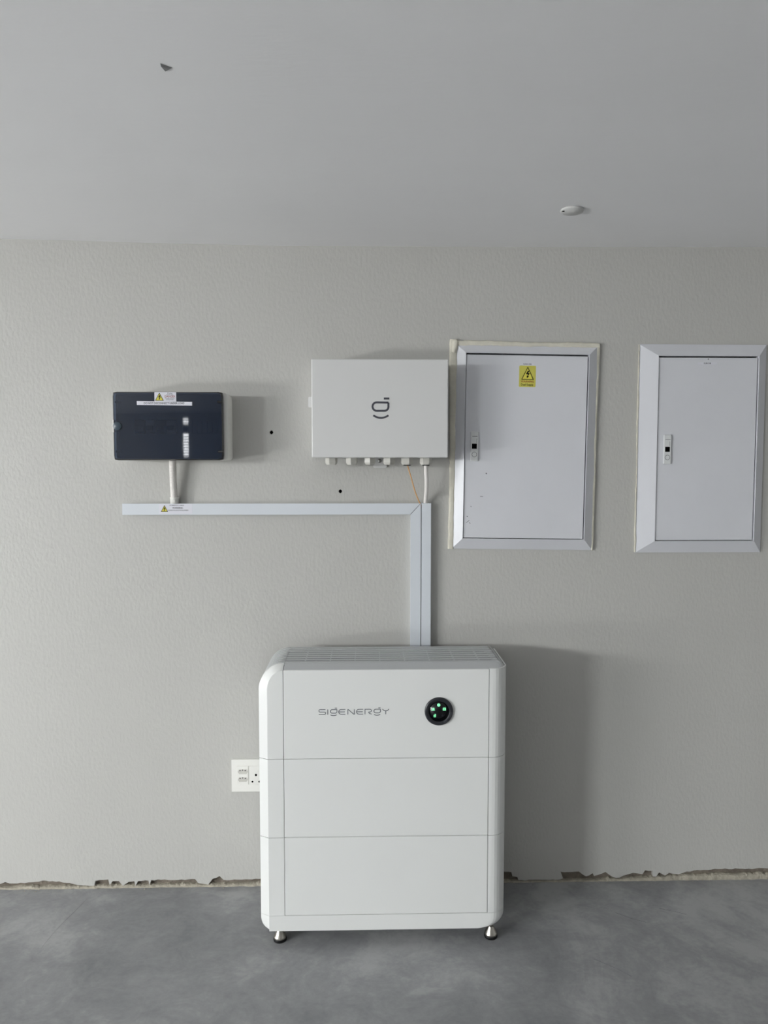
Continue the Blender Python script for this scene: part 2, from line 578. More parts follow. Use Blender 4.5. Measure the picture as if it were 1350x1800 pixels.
def wall_with_openings(name, axis, pos, a0, a1, holes):
    """holes: (from, to, z0, z1) sorted along the wall"""
    mb = MB()
    def b(u0, u1, q0, q1):
        if axis == 'x':
            mb.box(pos - 0.2, pos, u0, u1, q0, q1)
        else:
            mb.box(u0, u1, pos - 0.2, pos, q0, q1)
    at = a0
    for w0, w1, z0, z1 in holes:
        b(at, w0, -0.05, 2.5)
        b(w0, w1, z1, 2.5)
        if z0 > 0:
            b(w0, w1, -0.05, z0)
        at = w1
    b(at, a1, -0.05, 2.5)
    return struct(mb.build(name, 'room_paint'))


wall_with_openings('wall_left', 'x', XL, YB - 0.2, 0.0, [(VY0, VY1, VZ0, VZ1), (WY0, WY1, WZ0, WZ1)])
wall_with_openings('wall_front', 'y', YB, XL, XR, [(LX0, LX1, LZ0, LZ1)])
# window in the left wall
wv = MB()
t = 0.045
wv.box(XL - 0.12, XL - 0.06, VY0, VY1, VZ0, VZ0 + t).box(XL - 0.12, XL - 0.06, VY0, VY1, VZ1 - t, VZ1)
for y in (VY0 + t / 2, (VY0 + VY1) / 2, VY1 - t / 2):
    wv.box(XL - 0.12, XL - 0.06, y - t / 2, y + t / 2, VZ0 + t, VZ1 - t)
win1 = struct(wv.build('window_1', 'frame_white'))
for ya, yb in ((VY0 + t, (VY0 + VY1) / 2 - t / 2), ((VY0 + VY1) / 2 + t / 2, VY1 - t)):
    MB().box(XL - 0.094, XL - 0.088, ya, yb, VZ0 + t, VZ1 - t).build('pane', 'pane_glass', win1)
# open garage doorway in the left wall: jambs and head
w1 = MB()
w1.box(XL - 0.2, XL + 0.02, WY0, WY0 + 0.06, 0.0, WZ1).box(XL - 0.2, XL + 0.02, WY1 - 0.06, WY1, 0.0, WZ1).box(XL - 0.2, XL + 0.02, WY0 + 0.06, WY1 - 0.06, WZ1 - 0.06, WZ1)
struct(w1.build('door_1', 'frame_white'))
struct(MB().box(XL - 4.5, XL - 0.2, YB - 1.5, 0.5, -0.1, 0.0).build('ground_outside', 'room_paint'))

# narrow louvre window behind the camera
w2 = MB()
w2.box(LX0, LX0 + 0.012, YB - 0.12, YB - 0.06, LZ0, LZ1).box(LX1 - 0.012, LX1, YB - 0.12, YB - 0.06, LZ0, LZ1)
win2 = struct(w2.build('window_2', 'frame_white'))
z = LZ0 + 0.016
while z < LZ1 - 0.01:
    if not 2.01 < z < 2.16:
        MB().box(LX0 + 0.012, LX1 - 0.012, YB - 0.11, YB - 0.09, z - 0.0095, z + 0.0095).build('louvre_blade', 'seam_dark', win2)
    z += 0.042
MB().box(LX0 + 0.012, LX1 - 0.012, YB - 0.11, YB - 0.09, 2.012, 2.158).build('blank_panel', 'seam_dark', win2)

# ------------------------------------------------------------------ battery storage unit
XO, XF, XS1, XS2, XR1 = -0.3455, -0.317, -0.2665, 0.3875, 0.449   # outer left, front-left edge, seams, outer right
YF, YC, YK = -0.335, -0.319, -0.078                               # front, chamfer end, back
ZT = 0.914
unit = thing('battery_storage_unit', 'tall white stacked battery storage cabinet standing on steel feet against the wall', 'battery cabinet', (0.05, -0.2, 0.0))


def right_arc(r, n=8, dx=0.0):
    cx, cy = XR1 - 0.05 - dx, YF + 0.05
    return [(cx + r * math.cos(math.radians(-90 + 90 * i / n)), cy + r * math.sin(math.radians(-90 + 90 * i / n))) for i in range(n + 1)]


def module(name, z0, z1, label):
    core = MB().box(XO + 0.016, XR1 - 0.028, YF + 0.016, YK, z0, z1).build(name, 'unit_core', unit)
    core['label'] = label
    g = 0.0007
    a, b = z0 + g, z1 - g
    MB().prism_z([(XO, YK), (XO, YC), (XF, YF), (XS1 - g, YF), (XS1 - g, YF + 0.012), (XO + 0.014, YF + 0.03), (XO + 0.010, YK)], a, b).build('side_panel', 'white_plastic', core)
    P = [(XS2 + g, YF)] + right_arc(0.05) + [(XR1, YK), (XR1 - 0.009, YK)] + right_arc(0.041)[::-1] + [(XS2 + g, YF + 0.009)]
    MB().prism_z(P, a, b, False).build('side_panel', 'white_plastic', core)
    MB().box(XS1 + g, XS2 - g, YF + 0.0003, YF + 0.012, a, b, 0.0012, 1).build('front_panel', 'white_plastic', core)
    return core


# plinth: rounded towards the floor at both ends
lv = []
for i in range(9):
    t = i / 8
    z = 0.049 + (0.1000 - 0.049) * t
    u = 1 - t
    dl = 0.0285 * (1 - math.sqrt(max(0, 1 - max(0, (u - 0.15) / 0.85) ** 2)))
    dr = 0.042 * (1 - math.sqrt(max(0, 1 - max(0, (u - 0.3) / 0.7) ** 2)))
    yb = 0.0
    ring = [(XO + dl, YK, z), (XO + dl, YC, z), (XF, YF, z), (XS1, YF, z), (XS2 - 0.05, YF, z)] + [(x, y, z) for x, y in right_arc(0.05, 8, dr)] + [(XR1 - dr, YK, z)]
    lv.append(ring)
MB().loft(lv, True, True, False).build('plinth', 'white_plastic', unit)['label'] = 'white rounded plinth'
module('battery_module', 0.1002, 0.359, 'plain white lower battery module')
module('battery_module', 0.359, 0.616, 'plain white upper battery module')

# energy controller on top
zc0 = 0.616
core = MB()
prof_c = [(XO + 0.016, zc0)] + [(x, z) for x, z in arc(-0.27, 0.8335, 0.0595, 0.0595, 180, 90, 10)] + [(0.41, 0.893), (0.428, 0.880), (0.428, zc0)]
core.prism_y(prof_c, YF + 0.02, YK + 0.004)
ctrl = core.build('controller_module', 'unit_core', unit)
ctrl['label'] = 'white top module with slatted vent, wordmark and round display'
g = 0.0007
a = zc0 + g
NA = 16
outer = [(XO, a), (XO, 0.74)] + arc(-0.27, ZT - 0.0755, 0.0755, 0.0755, 180, 90, NA) + [(XS1 - g, ZT)]
inner = [(XF, a), (XF, 0.74)] + arc(XS1 - g, ZT - 0.0755, XS1 - g - XF, 0.0635, 180, 90, NA) + [(XS1 - g, 0.902)]
inner[-1] = (XS1 - g, 0.902)
inner[-2] = (XS1 - g - 0.0004, 0.902)
lt = MB()
n = len(outer)
YG = -0.287
def yo_(i):
    t_ = min(1.0, max(0.0, (i - 1) / NA))
    return YC + (YG - YC) * t_ * t_ * 0.98


lt.add([(x, YF, z) for x, z in inner] + [(x, yo_(i), z) for i, (x, z) in enumerate(outer)], [(i, i + 1, n + i + 1, n + i) for i in range(n - 1)], True)
lt.add([(x, yo_(i), z) for i, (x, z) in enumerate(outer)] + [(x, YG, z) for x, z in outer], [(i, i + 1, n + i + 1, n + i) for i in range(n - 1)], True)
lt.add([(x, YF, z) for x, z in inner] + [(XS1 - g, YF, a)], [tuple(range(n + 1))])
inb = [(x + 0.006 if z < 0.86 else x, z - 0.006 if z > 0.80 else z) for x, z in outer]
lt.add([(x, YG, z) for x, z in outer] + [(x, YG, z) for x, z in inb], [(i, i + 1, n + i + 1, n + i) for i in range(n - 1)])
# side below the vent slats
lt.box(XO, XO + 0.006, YG, YK, a, 0.772)
lt.build('side_panel', 'white_plastic', ctrl)
P = [(XS2 + g, YF)] + right_arc(0.05) + [(XR1, YK), (XR1 - 0.004, YK)] + right_arc(0.046)[::-1] + [(XS2 + g, YF + 0.004)]
MB().prism_z(P, a, 0.9045).build('side_panel', 'white_plastic', ctrl)
fp = MB().box(XS1 + g, XS2 - g, YF + 0.0003, YF + 0.012, a, 0.9025, 0.001, 1).build('front_panel', 'white_plastic', ctrl)
# bevelled top plate
A = [(XS1 + g, YF + 0.002, 0.9015), (XS2, YF + 0.002, 0.9015)] + [(x, y, 0.9015) for x, y in right_arc(0.0455)] + [(XR1 - 0.0045, YK, 0.9015)]
B = [(XS1 + g, YG, ZT), (XS2, YG, ZT)] + [(0.399 + 0.030 * math.sin(math.radians(90 * i / 8)), YG + 0.01 * (1 - math.cos(math.radians(90 * i / 8))), ZT) for i in range(9)] + [(XR1 - 0.020, YK, ZT)]
tp = MB()
m_ = len(A)
tp.add(A + B, [(i, i + 1, m_ + i + 1, m_ + i) for i in range(m_ - 1)])
tp.add([(XS1 + g, YG, ZT), (XR1 - 0.02, YG, ZT), (XR1 - 0.02, YG, ZT - 0.007), (XS1 + g, YG, ZT - 0.007)], [(0, 1, 2, 3)])
tp.build('top_plate', 'vent_plastic', ctrl)
# vent slats: straight ones on top, bent ones over the left shoulder
pitch = 0.0258
for k in range(8):
    y0 = YG + 0.0045 + pitch * k
    y1 = y0 + pitch - 0.0090
    y1 = min(y1, YK)
    MB().box(XS1 + 0.0004, XR1 - 0.0215 - (0.004 if k > 5 else 0), y0, y1, ZT - 0.0018, ZT, 0.0004, 1).build('vent_slat', 'vent_plastic', ctrl)
    sl = MB()
    pa = [(XO, 0.775)] + arc(-0.27, ZT - 0.0755, 0.0755, 0.0755, 170, 90, 14) + [(XS1 - 0.0004, ZT)]
    pi_ = [(XO + 0.0018, 0.775)] + arc(-0.27, ZT - 0.0755, 0.0737, 0.0737, 170, 90, 14) + [(XS1 - 0.0004, ZT - 0.0018)]
    q = pa + pi_[::-1]
    sl.prism_y(q, y0, y1, True)
    sl.build('shoulder_slat', 'vent_plastic', ctrl)
for k in range(8):
    x0 = -0.205 + 0.0815 * k
    MB().box(x0, x0 + 0.003, YG, YK, ZT - 0.009, ZT - 0.0034).build('vent_rib', 'vent_plastic', ctrl)

# wordmark drawn from strokes; s = metres per drawing unit
S = 0.0002
WX, WZ = -0.1725, 0.8065


def w(pts):
    return [(WX + u * S, WZ - v * S) for u, v in pts]


def pa(cx, cz, r, a0, a1, n=6, ry=None):
    return [(cx + r * math.cos(math.radians(a0 + (a1 - a0) * i / n)), cz + (ry or r) * math.sin(math.radians(a0 + (a1 - a0) * i / n))) for i in range(n + 1)]


wm = []
wm.append([(198, 154), (112, 154)] + pa(112, 173, 19, -90, -270)[1:] + [(180, 192)] + pa(180, 211, 20, -90, 90)[1:] + [(92, 231)])
wm.append([(233, 152), (233, 235)])
for gx in (272, 962):
    wm.append([(gx + 106, 154), (gx + 32, 154)] + pa(gx + 32, 183, 29, -90, -270)[1:] + [(gx + 80, 212)] + pa(gx + 80, 186, 26, 90, 0)[1:] + [(gx + 106, 154)])
    wm.append(pa(gx + 54, 205, 75, 130, 50, 8, 45))
    wm.append([(gx + 74, 131), (gx + 107, 131)])
for ex in (405, 687):
    wm.append([(ex + 108, 154), (ex + 40, 154)] + pa(ex + 40, 192, 39, -90, -270)[1:] + [(ex + 108, 231)])
    wm.append([(ex + 8, 192), (ex + 100, 192)])
wm.append([(552, 235), (552, 156), (560, 156), (646, 231), (654, 231), (654, 152)])
wm.append([(824, 235), (824, 154), (905, 154)] + pa(905, 176, 21, -90, 90)[1:] + [(880, 197)])
wm.append([(878, 198), (895, 222), (930, 232)])
wm.append([(1100, 152)] + pa(1152, 140, 52, 150, 30, 8, 40) + [(1205, 152)])
wm.append([(1152, 184), (1152, 235)])
mb = MB()
for p in wm:
    mb.stroke(w(p), 0.0022, YF + 0.0003, 0.0005)
mb.build('wordmark', 'word_grey', ctrl)

# round status display
DX, DZ = 0.227, 0.768
bz = []
for i in range(13):
    a_ = PI * i / 12
    bz.append((0.0385 + 0.0068 * math.cos(a_ - 0.0), 0.0075 * math.sin(a_)))
disp = MB().lathe([(0.0453, 0.0), (0.0453, 0.003), (0.0435, 0.0062), (0.040, 0.0068), (0.0345, 0.0058), (0.0325, 0.0040), (0.0325, 0.0)], (DX, YF, DZ), 'y', 48).build('display_bezel', 'bezel_black', unit)
disp['label'] = 'round black status display'
MB().lathe([(0.0325, 0.0), (0.0325, 0.0040), (0.0, 0.0042)], (DX, YF, DZ), 'y', 40).build('display_glass', 'black_gloss', disp)
yi = YF - 0.0042
MB().lathe([(0.0052, 0.0), (0.0052, 0.0004), (0.0, 0.0004)], (DX - 0.0008, yi, DZ + 0.0212), 'y', 20).build('indicator_light', 'led_green', disp)


def icon(cx, cz, polys, m='led_green'):
    mb = MB()
    for p in polys:
        mb.prism_y([(cx + u * 0.001, cz + v * 0.001) for u, v in p], yi, yi - 0.0004)
    return mb.build('indicator_light', m, disp)


icon(DX - 0.0186, DZ + 0.0080, [[(-5.5, -4.5), (5.5, -4.5), (5.5, -3.2), (-5.5, -3.2)], [(-3.6, -2.6), (4.6, -2.6), (4.6, 1), (-2.4, 1)], [(-5.4, 2.6), (-4.4, 3.8), (-1.2, 1.2), (-2.2, 0.2)], [(-1, 1.6), (4.8, 1.6), (3, 4.6), (0, 4.6)]])
icon(DX + 0.0172, DZ + 0.0080, [[(-5.2, -4.5), (5.2, -4.5), (5.2, -3), (-5.2, -3)], [(-4.8, -2.4), (-0.5, -2.4), (-1.4, 1.2), (-4.8, 0.6)], [(0.4, -2.4), (5, -2.4), (5, 2.2), (3.4, 2.2), (0.2, -0.6)], [(-4.6, 1.6), (1.2, 1.8), (4.8, 3.2), (4.8, 4.6), (-4.2, 4.6)]])
icon(DX - 0.0132, DZ - 0.0126, [[(-3.6, -5), (3.6, -5), (3.6, -3.4), (-3.6, -3.4)], [(-3.6, -3.4), (-1.8, -3.4), (-1.8, 3.2), (-3.6, 1.8)], [(1.6, -2.6), (3.6, -2.6), (3.6, 5), (1.6, 5)], [(-2, 3.4), (1.6, 3.4), (1.6, 5), (-0.8, 5)], [(-1.2, -2), (1, -1), (1, 1.4), (-1.2, 0.6)]])
icon(DX + 0.0122, DZ - 0.0124, [[(-2.6, -2.6), (-1.2, -3.6), (-1.2, 3.6), (-2.6, 2.6)], [(1.2, -3.6), (2.6, -2.6), (2.6, 2.6), (1.2, 3.6)]], 'led_off')
# two small, lighter raised pieces on the bezel's lower right
for ang, r0, r1, d0 in ((-16, 0.0352, 0.0428, 14), (-58, 0.0352, 0.0428, 9)):
    pl = [(DX + r * math.cos(math.radians(a0)), DZ + r * math.sin(math.radians(a0))) for r, a0 in ((r0, ang - d0), (r1, ang - d0), (r1, ang + d0), (r0, ang + d0))]
    MB().prism_y(pl, YF - 0.006, YF - 0.0073).build('bezel_segment', 'breaker_dark', disp)

# levelling feet
for i, (fx, fy) in enumerate(((-0.287, -0.303), (0.405, -0.303), (-0.287, -0.112), (0.395, -0.112))):
    ft = MB().lathe([(0.006, 0.05), (0.006, 0.039), (0.0088, 0.038), (0.0092, 0.036), (0.0205, 0.0135), (0.0205, 0.0085), (0.006, 0.0085)], (fx, fy, 0), 'z', 32, False).build('foot', 'steel', unit)
    MB().lathe([(0.0, 0.0086), (0.0212, 0.0086), (0.0218, 0.005), (0.0212, 0.0), (0.0, 0.0)], (fx, fy, 0), 'z', 24).build('rubber_pad', 'black_rubber', ft)

# ------------------------------------------------------------------ gateway box with cable glands
gx0, gx1, gz0, gz1, gy = -0.187, 0.275, 1.5755, 1.906, -0.13
gate = thing('junction_box', 'flat white steel electrical box with cable glands along its bottom edge', 'electrical box', (0.044, 0.0, 1.5755))
MB().box(gx0 + 0.006, gx1 - 0.006, gy + 0.02, -0.006, gz0 + 0.003, gz1 - 0.003).build('body', 'box_paint', gate)
lid = MB().box(gx0, gx1, gy, gy + 0.03, gz0, gz1, 0.003, 2).build('cover', 'box_paint', gate)
K = 0.00194
lx, lz = 0.0155, 1.7655   # px (653,707) of the emblem's upper left


def eb(pts):
    return [(lx + u * K, lz - v * K) for u, v in pts]


lg = MB()
lg.stroke(eb([(21.2, -4.7), (30.9, -4.7)]), 3.5 * K, gy, 0.0006)
lg.stroke(eb([(29.3, 2.4), (9.6, 2.0)] + pa(9.0, 9.3, 7.4, -90, -270, 10)[1:] + [(22.5, 16.6)] + pa(22.3, 9.7, 7, 90, 0, 6)[1:] + [(29.3, 2.4)]), 3.5 * K, gy, 0.0006)
lg.stroke(eb(pa(16.2, 7.4, 21.5, 128, 52, 12)), 3.3 * K, gy, 0.0006)
lg.build('emblem', 'print_grey', lid)
for i, x in enumerate((-0.124, -0.053, 0.010, 0.076, 0.139, 0.205)):
    mb = MB()
    hexp = lambda r, z: [(x + r * math.cos(math.radians(60 * k + 12 + 9 * i)), -0.07 + r * math.sin(math.radians(60 * k + 12 + 9 * i)), z) for k in range(6)]
    zb = 1.5515
    mb.loft([hexp(0.0215, gz0 + 0.006), hexp(0.0215, zb + 0.008), hexp(0.019, zb + 0.003), hexp(0.0165, zb)], True, True, False)
    gl = mb.build('cable_gland', 'gland_plastic', gate)
    if i >= 4:
        MB().lathe([(0.0, 0.0), (0.0125, 0.0), (0.0125, -0.0035), (0.0, -0.0035)], (x, -0.07, zb + 0.0005), 'z', 16).build('rubber_seal', 'black_rubber', gl)
tab = MB().prism_y(rrect(0.022, 0.070, 1.5415, 1.60, 0.004), 0.0, -0.006).build('mounting_tab', 'box_paint', gate)
MB().lathe([(0.0, 0.0), (0.007, 0.0), (0.006, 0.003), (0.0, 0.0045)], (0.045, -0.006, 1.566), 'y', 14).build('screw', 'screw_steel', tab)
tab = MB().prism_y(rrect(-0.208, -0.15, 1.755, 1.792, 0.004), 0.0, -0.006).build('mounting_tab', 'box_paint', gate)
MB().lathe([(0.0, 0.0), (0.0055, 0.0), (0.005, 0.0025), (0.0, 0.003)], (-0.1905, -0.006, 1.7735), 'y', 14).build('screw', 'screw_steel', tab)

# ------------------------------------------------------------------ solar breaker enclosure with smoked lid
dx0, dx1, dz0, dz1 = -0.856, -0.487, 1.5665, 1.7965
dc = thing('breaker_enclosure', 'white breaker enclosure with a smoked blue-grey lid hung left on the wall', 'breaker box', (-0.672, 0.0, 1.5665))
mb = MB()
oR = rrect(dx0 + 0.004, dx1 + 0.009, dz0 + 0.001, dz1 - 0.001, 0.012)
oF = rrect(dx0 + 0.001, dx1 + 0.0125, dz0 + 0.0005, dz1 - 0.0005, 0.012)
iF = rrect(dx0 + 0.006, dx1 - 0.008, dz0 + 0.006, dz1 - 0.006, 0.009)
ring = lambda P, y: [(x, y, z) for x, z in P]
mb.loft([ring(oR, 0.0), ring(oR, -0.045), ring(oF, -0.055), ring(oF, -0.1010), ring(iF, -0.1040), ring(iF, -0.02)], True, True, False)
mb.build('body', 'cream_plastic', dc)
# inner cover plate made of ribs, with the breaker window left open
pl = MB().box(dx0 + 0.007, dx1 - 0.009, -0.082, -0.078, dz0 + 0.007, dz1 - 0.007).build('inner_plate', 'inner_plate', dc)
nb = 20
for k in range(nb):
    z = dz0 + 0.014 + (dz1 - dz0 - 0.028) * k / (nb - 1)
    if 1.653 < z < 1.707:
        continue
    MB().box(dx0 + 0.036, dx1 - 0.022, -0.0845, -0.082, z - 0.0032, z + 0.0032).build('plate_rib', 'inner_plate', pl)
for (bx, bw, mm_) in ((-0.793, 0.036, 'breaker_dark'), (-0.756, 0.033, 'breaker_grey'), (-0.722, 0.037, 'breaker_dark'), (-0.684, 0.034, 'breaker_grey')):
    br = MB().box(bx, bx + bw, -0.094, -0.082, 1.657, 1.704, 0.002, 1).build('circuit_breaker', mm_, dc)
    MB().box(bx + bw * 0.15, bx + bw * 0.85, -0.106, -0.094, 1.668, 1.684, 0.002, 1).build('toggle', 'breaker_dark', br)
for k in range(7):
    bx = -0.634 + 0.0176 * k
    MB().box(bx, bx + 0.0166, -0.087, -0.082, 1.657, 1.703, 0.001, 1).build('blank_cover', 'inner_plate', dc)


# convex smoked lid with notch on the left for the latch
def lid_front(n=24, m_=14):
    mb = MB()
    V = []
    P = rrect(dx0, dx1, dz0, dz1, 0.010, 4)
    # notch on the left edge
    cxm, czm = (dx0 + dx1) / 2, (dz0 + dz1) / 2
    def yb(x, z):
        u = (x - cxm) / ((dx1 - dx0) / 2); v = (z - czm) / ((dz1 - dz0) / 2)
        return -0.1215 - 0.0042 * (1 - u * u) - 0.0002 * (1 - v * v)
    xs = [dx0 + 0.004 + (dx1 - dx0 - 0.008) * i / n for i in range(n + 1)]
    zs = [dz0 + 0.004 + (dz1 - dz0 - 0.008) * j / m_ for j in range(m_ + 1)]
    def clampc(x, z):
        r = 0.008
        x0, x1, z0, z1 = dx0 + 0.004, dx1 - 0.004, dz0 + 0.004, dz1 - 0.004
        cx = min(max(x, x0 + r), x1 - r); cz = min(max(z, z0 + r), z1 - r)
        d = math.hypot(x - cx, z - cz)
        if d > r:
            x, z = cx + (x - cx) * r / d, cz + (z - cz) * r / d
        return x, z
    grid = [[clampc(x, z) for z in zs] for x in xs]
    idx = lambda i, j: i * (m_ + 1) + j
    V = [(x, yb(x, z), z) for col in grid for x, z in col]
    mb.add(V, [(idx(i, j), idx(i, j + 1), idx(i + 1, j + 1), idx(i + 1, j)) for i in range(n) for j in range(m_)], True)
    # skirt
    per = [(i, 0) for i in range(n + 1)] + [(n, j) for j in range(1, m_ + 1)] + [(i, m_) for i in range(n - 1, -1, -1)] + [(0, j) for j in range(m_ - 1, 0, -1)]
    pv = [V[idx(i, j)] for i, j in per]
    sx = lambda x: cxm + (x - cxm) * ((dx1 - dx0) / (dx1 - dx0 - 0.008))
    sz = lambda z: czm + (z - czm) * ((dz1 - dz0) / (dz1 - dz0 - 0.008))
    r1 = [(sx(x), -0.116, sz(z)) for x, y, z in pv]
    r2 = [(sx(x), -0.1045, sz(z)) for x, y, z in pv]
    rm = MB()
    rm.loft([pv, r1, r2], True, False, False)
    return mb, rm


lid_mb, rim_mb = lid_front()
lidd = lid_mb.build('lid', 'smoked_plastic', dc)
rim_mb.build('lid_rim', 'smoked_edge', lidd)
lidd['label'] = 'smoked see-through lid'
MB().lathe([(0.0, 0.0), (0.0145, 0.0), (0.0145, 0.004), (0.013, 0.0052), (0.0, 0.0056)], (-0.8395, -0.1216, 1.681), 'y', 28).build('latch_knob', 'knob_grey', lidd)
MB().box(dx0 - 0.0015, dx0 + 0.004, -0.118, -0.106, 1.66, 1.703, 0.001, 1).build('latch', 'cream_plastic', lidd)
for z in (1.7625, 1.596):
    MB().box(dx1 - 0.018, dx1 + 0.001, -0.1245, -0.108, z - 0.004, z + 0.004, 0.0015, 1).build('hinge_clip', 'black_gloss', lidd)
    MB().box(dx0 + 0.006, dx0 + 0.026, -0.116, -0.108, z - 0.004, z + 0.004, 0.0015, 1).build('hinge_clip', 'black_gloss', lidd)
# stickers on the lid
ys = -0.1275
st = MB().prism_y(rrect(-0.713, -0.6405, 1.7635, 1.7945, 0.002), -0.1215, ys).build('danger_sticker', 'sticker_white', dc)
warning_triangle(-0.6965, 1.7665, 0.0265, 0.0245, ys, st, 0.0016)
text('PV array', 0.0048, -0.6615, 1.7905, ys, 'print_black', st)
text('junction box', 0.0044, -0.6615, 1.7858, ys, 'print_black', st)
text('DANGER', 0.0095, -0.6615, 1.7795, ys, 'print_red', st, width=0.035)
text('Contains live parts', 0.0038, -0.6615, 1.7735, ys, 'print_black', st, width=0.032)
text('during daylight', 0.0038, -0.6615, 1.7692, ys, 'print_black', st, width=0.026)
ys = -0.1284
st = MB().add([(-0.772, -0.1245, 1.7515), (-0.772, -0.1245, 1.7645), (-0.588, -0.1245, 1.762), (-0.588, -0.1245, 1.7495),
               (-0.772, ys, 1.7515), (-0.772, ys, 1.7645), (-0.588, ys, 1.762), (-0.588, ys, 1.7495)],
              [(0, 1, 2, 3), (7, 6, 5, 4), (0, 4, 5, 1), (1, 5, 6, 2), (2, 6, 7, 3), (3, 7, 4, 0)]).build('notice_strip', 'sticker_white', dc)
tx = text('DO NOT DISCONNECT UNDER LOAD', 0.0092, -0.681, 1.7568, ys, 'print_black', st, width=0.135)

# corrugated conduit from the enclosure down to the trunking
cd = thing('conduit', 'short white corrugated conduit between the smoked-lid enclosure and the trunking', 'conduit', (-0.672, -0.02, 1.415))
pts, rad = [], []
N_ = 150
for i in range(N_ + 1):
    t = i / N_
    z = 1.5675 - t * (1.5675 - 1.432)
    x = -0.681 - 0.0012 * math.sin(PI * t)
    pts.append((x, -0.036 + 0.016 * t, z))
    rad.append(0.0128 if (i // 2) % 2 == 0 else 0.0112)
MB().tube(pts, 0.012, 18, rad).build('hose', 'cable_white', cd)
mb = MB()
mb.lathe([(0.0, 0.0225), (0.0155, 0.0225), (0.0162, 0.019), (0.0150, 0.017), (0.0142, 0.0), (0.0, 0.0)], (-0.6812, -0.0195, 1.415), 'z', 20)
ad = mb.build('adaptor', 'cream_plastic', cd)
MB().box(-0.683, -0.675, -0.0355, -0.032, 1.4205, 1.430, 0.001, 1).build('clip', 'cream_plastic', ad)

# ------------------------------------------------------------------ trunking
ty = -0.025
th = thing('cable_trunking', 'long horizontal white cable trunking running across the wall with a warning sticker', 'trunking', (-0.863, 0.0, 1.376))
c_ = th
c_ = MB().prism_y([(-0.8625, 1.3765), (0.1525, 1.3765), (0.1865, 1.4125), (-0.8625, 1.4125)], 0.0, ty + 0.003).build('base', 'trunking_plastic', th)
MB().prism_y([(-0.8635, 1.3752), (0.1530, 1.3752), (0.1895, 1.4148), (-0.8635, 1.4148)], ty + 0.004, ty).build('cover', 'trunking_plastic', th)
ys = ty - 0.0004
st = MB().box(-0.735, -0.618, ys, ty + 0.0005, 1.3785, 1.4135).build('warning_sticker', 'sticker_white', th)
warning_triangle(-0.7155, 1.3865, 0.0225, 0.0215, ys, st, 0.0015)
text('PV ARRAY D.C. CABLES', 0.0050, -0.672, 1.4085, ys, 'print_black', st, width=0.05)
text('WARNING', 0.0078, -0.669, 1.3995, ys, 'print_black', st, width=0.037)
text('Contains live parts during daylight', 0.0046, -0.668, 1.3915, ys, 'print_black', st, width=0.073)

tv = thing('cable_trunking', 'vertical white cable trunking mitred to the horizontal run, left one of the pair', 'trunking', (0.172, 0.0, 0.7))
MB().prism_y([(0.1560, 0.70), (0.1900, 0.70), (0.1900, 1.4105), (0.1560, 1.3755)], 0.0, ty + 0.003).build('base', 'trunking_plastic', tv)
MB().prism_y([(0.1545, 0.70), (0.1912, 0.70), (0.1912, 1.4145), (0.1545, 1.3740)], ty + 0.004, ty).build('cover', 'trunking_plastic', tv)
tw = thing('cable_trunking', 'vertical white cable trunking carrying the white cable, right one of the pair', 'trunking', (0.21, 0.0, 0.7))
mb = MB()
mb.prism_z([(0.1945, 0.0), (0.1945, ty + 0.003), (0.1965, ty + 0.003), (0.1965, -0.002), (0.2245, -0.002), (0.2245, ty + 0.003), (0.2265, ty + 0.003), (0.2265, 0.0)], 0.70, 1.416)
mb.build('base', 'trunking_plastic', tw)
MB().box(0.1938, 0.2275, ty, ty + 0.004, 0.70, 1.4150).build('cover', 'trunking_plastic', tw)

# cables out of the box
wc = MB().tube([(0.2055, -0.07, 1.556), (0.2055, -0.068, 1.53), (0.2085, -0.06, 1.50), (0.2095, -0.045, 1.46), (0.2085, -0.024, 1.43), (0.2085, -0.013, 1.41), (0.2085, -0.012, 1.36)], 0.0072, 14).build('power_cable', 'cable_white')
wc['label'] = 'thick white cable dropping from the rightmost gland into the trunking'
wc['category'] = 'cable'
op = []
for i in range(21):
    t = i / 20
    op.append((0.140 + 0.055 * (t ** 1.25) + 0.006 * math.sin(PI * t) * (1 - 2 * t), -0.07 + 0.054 * t, 1.553 - 0.15 * t))
op.append((0.1985, -0.0135, 1.37))
oc = MB().tube(op, 0.0021, 8).build('earth_wire', 'cable_orange')
oc['label'] = 'thin orange wire curving from a gland down to the trunking corner'
oc['category'] = 'wire'


# ------------------------------------------------------------------ flush distribution boards
def hexa(mb, q, depth):
    """q: four (x, z, y_front) corners; solid back to the wall plane"""
    vs = [(x, y, z) for x, z, y in q] + [(x, 0.0, z) for x, z, y in q]
    return mb.add(vs, [(0, 1, 2, 3), (7, 6, 5, 4), (0, 4, 5, 1), (1, 5, 6, 2), (2, 6, 7, 3), (3, 7, 4, 0)])


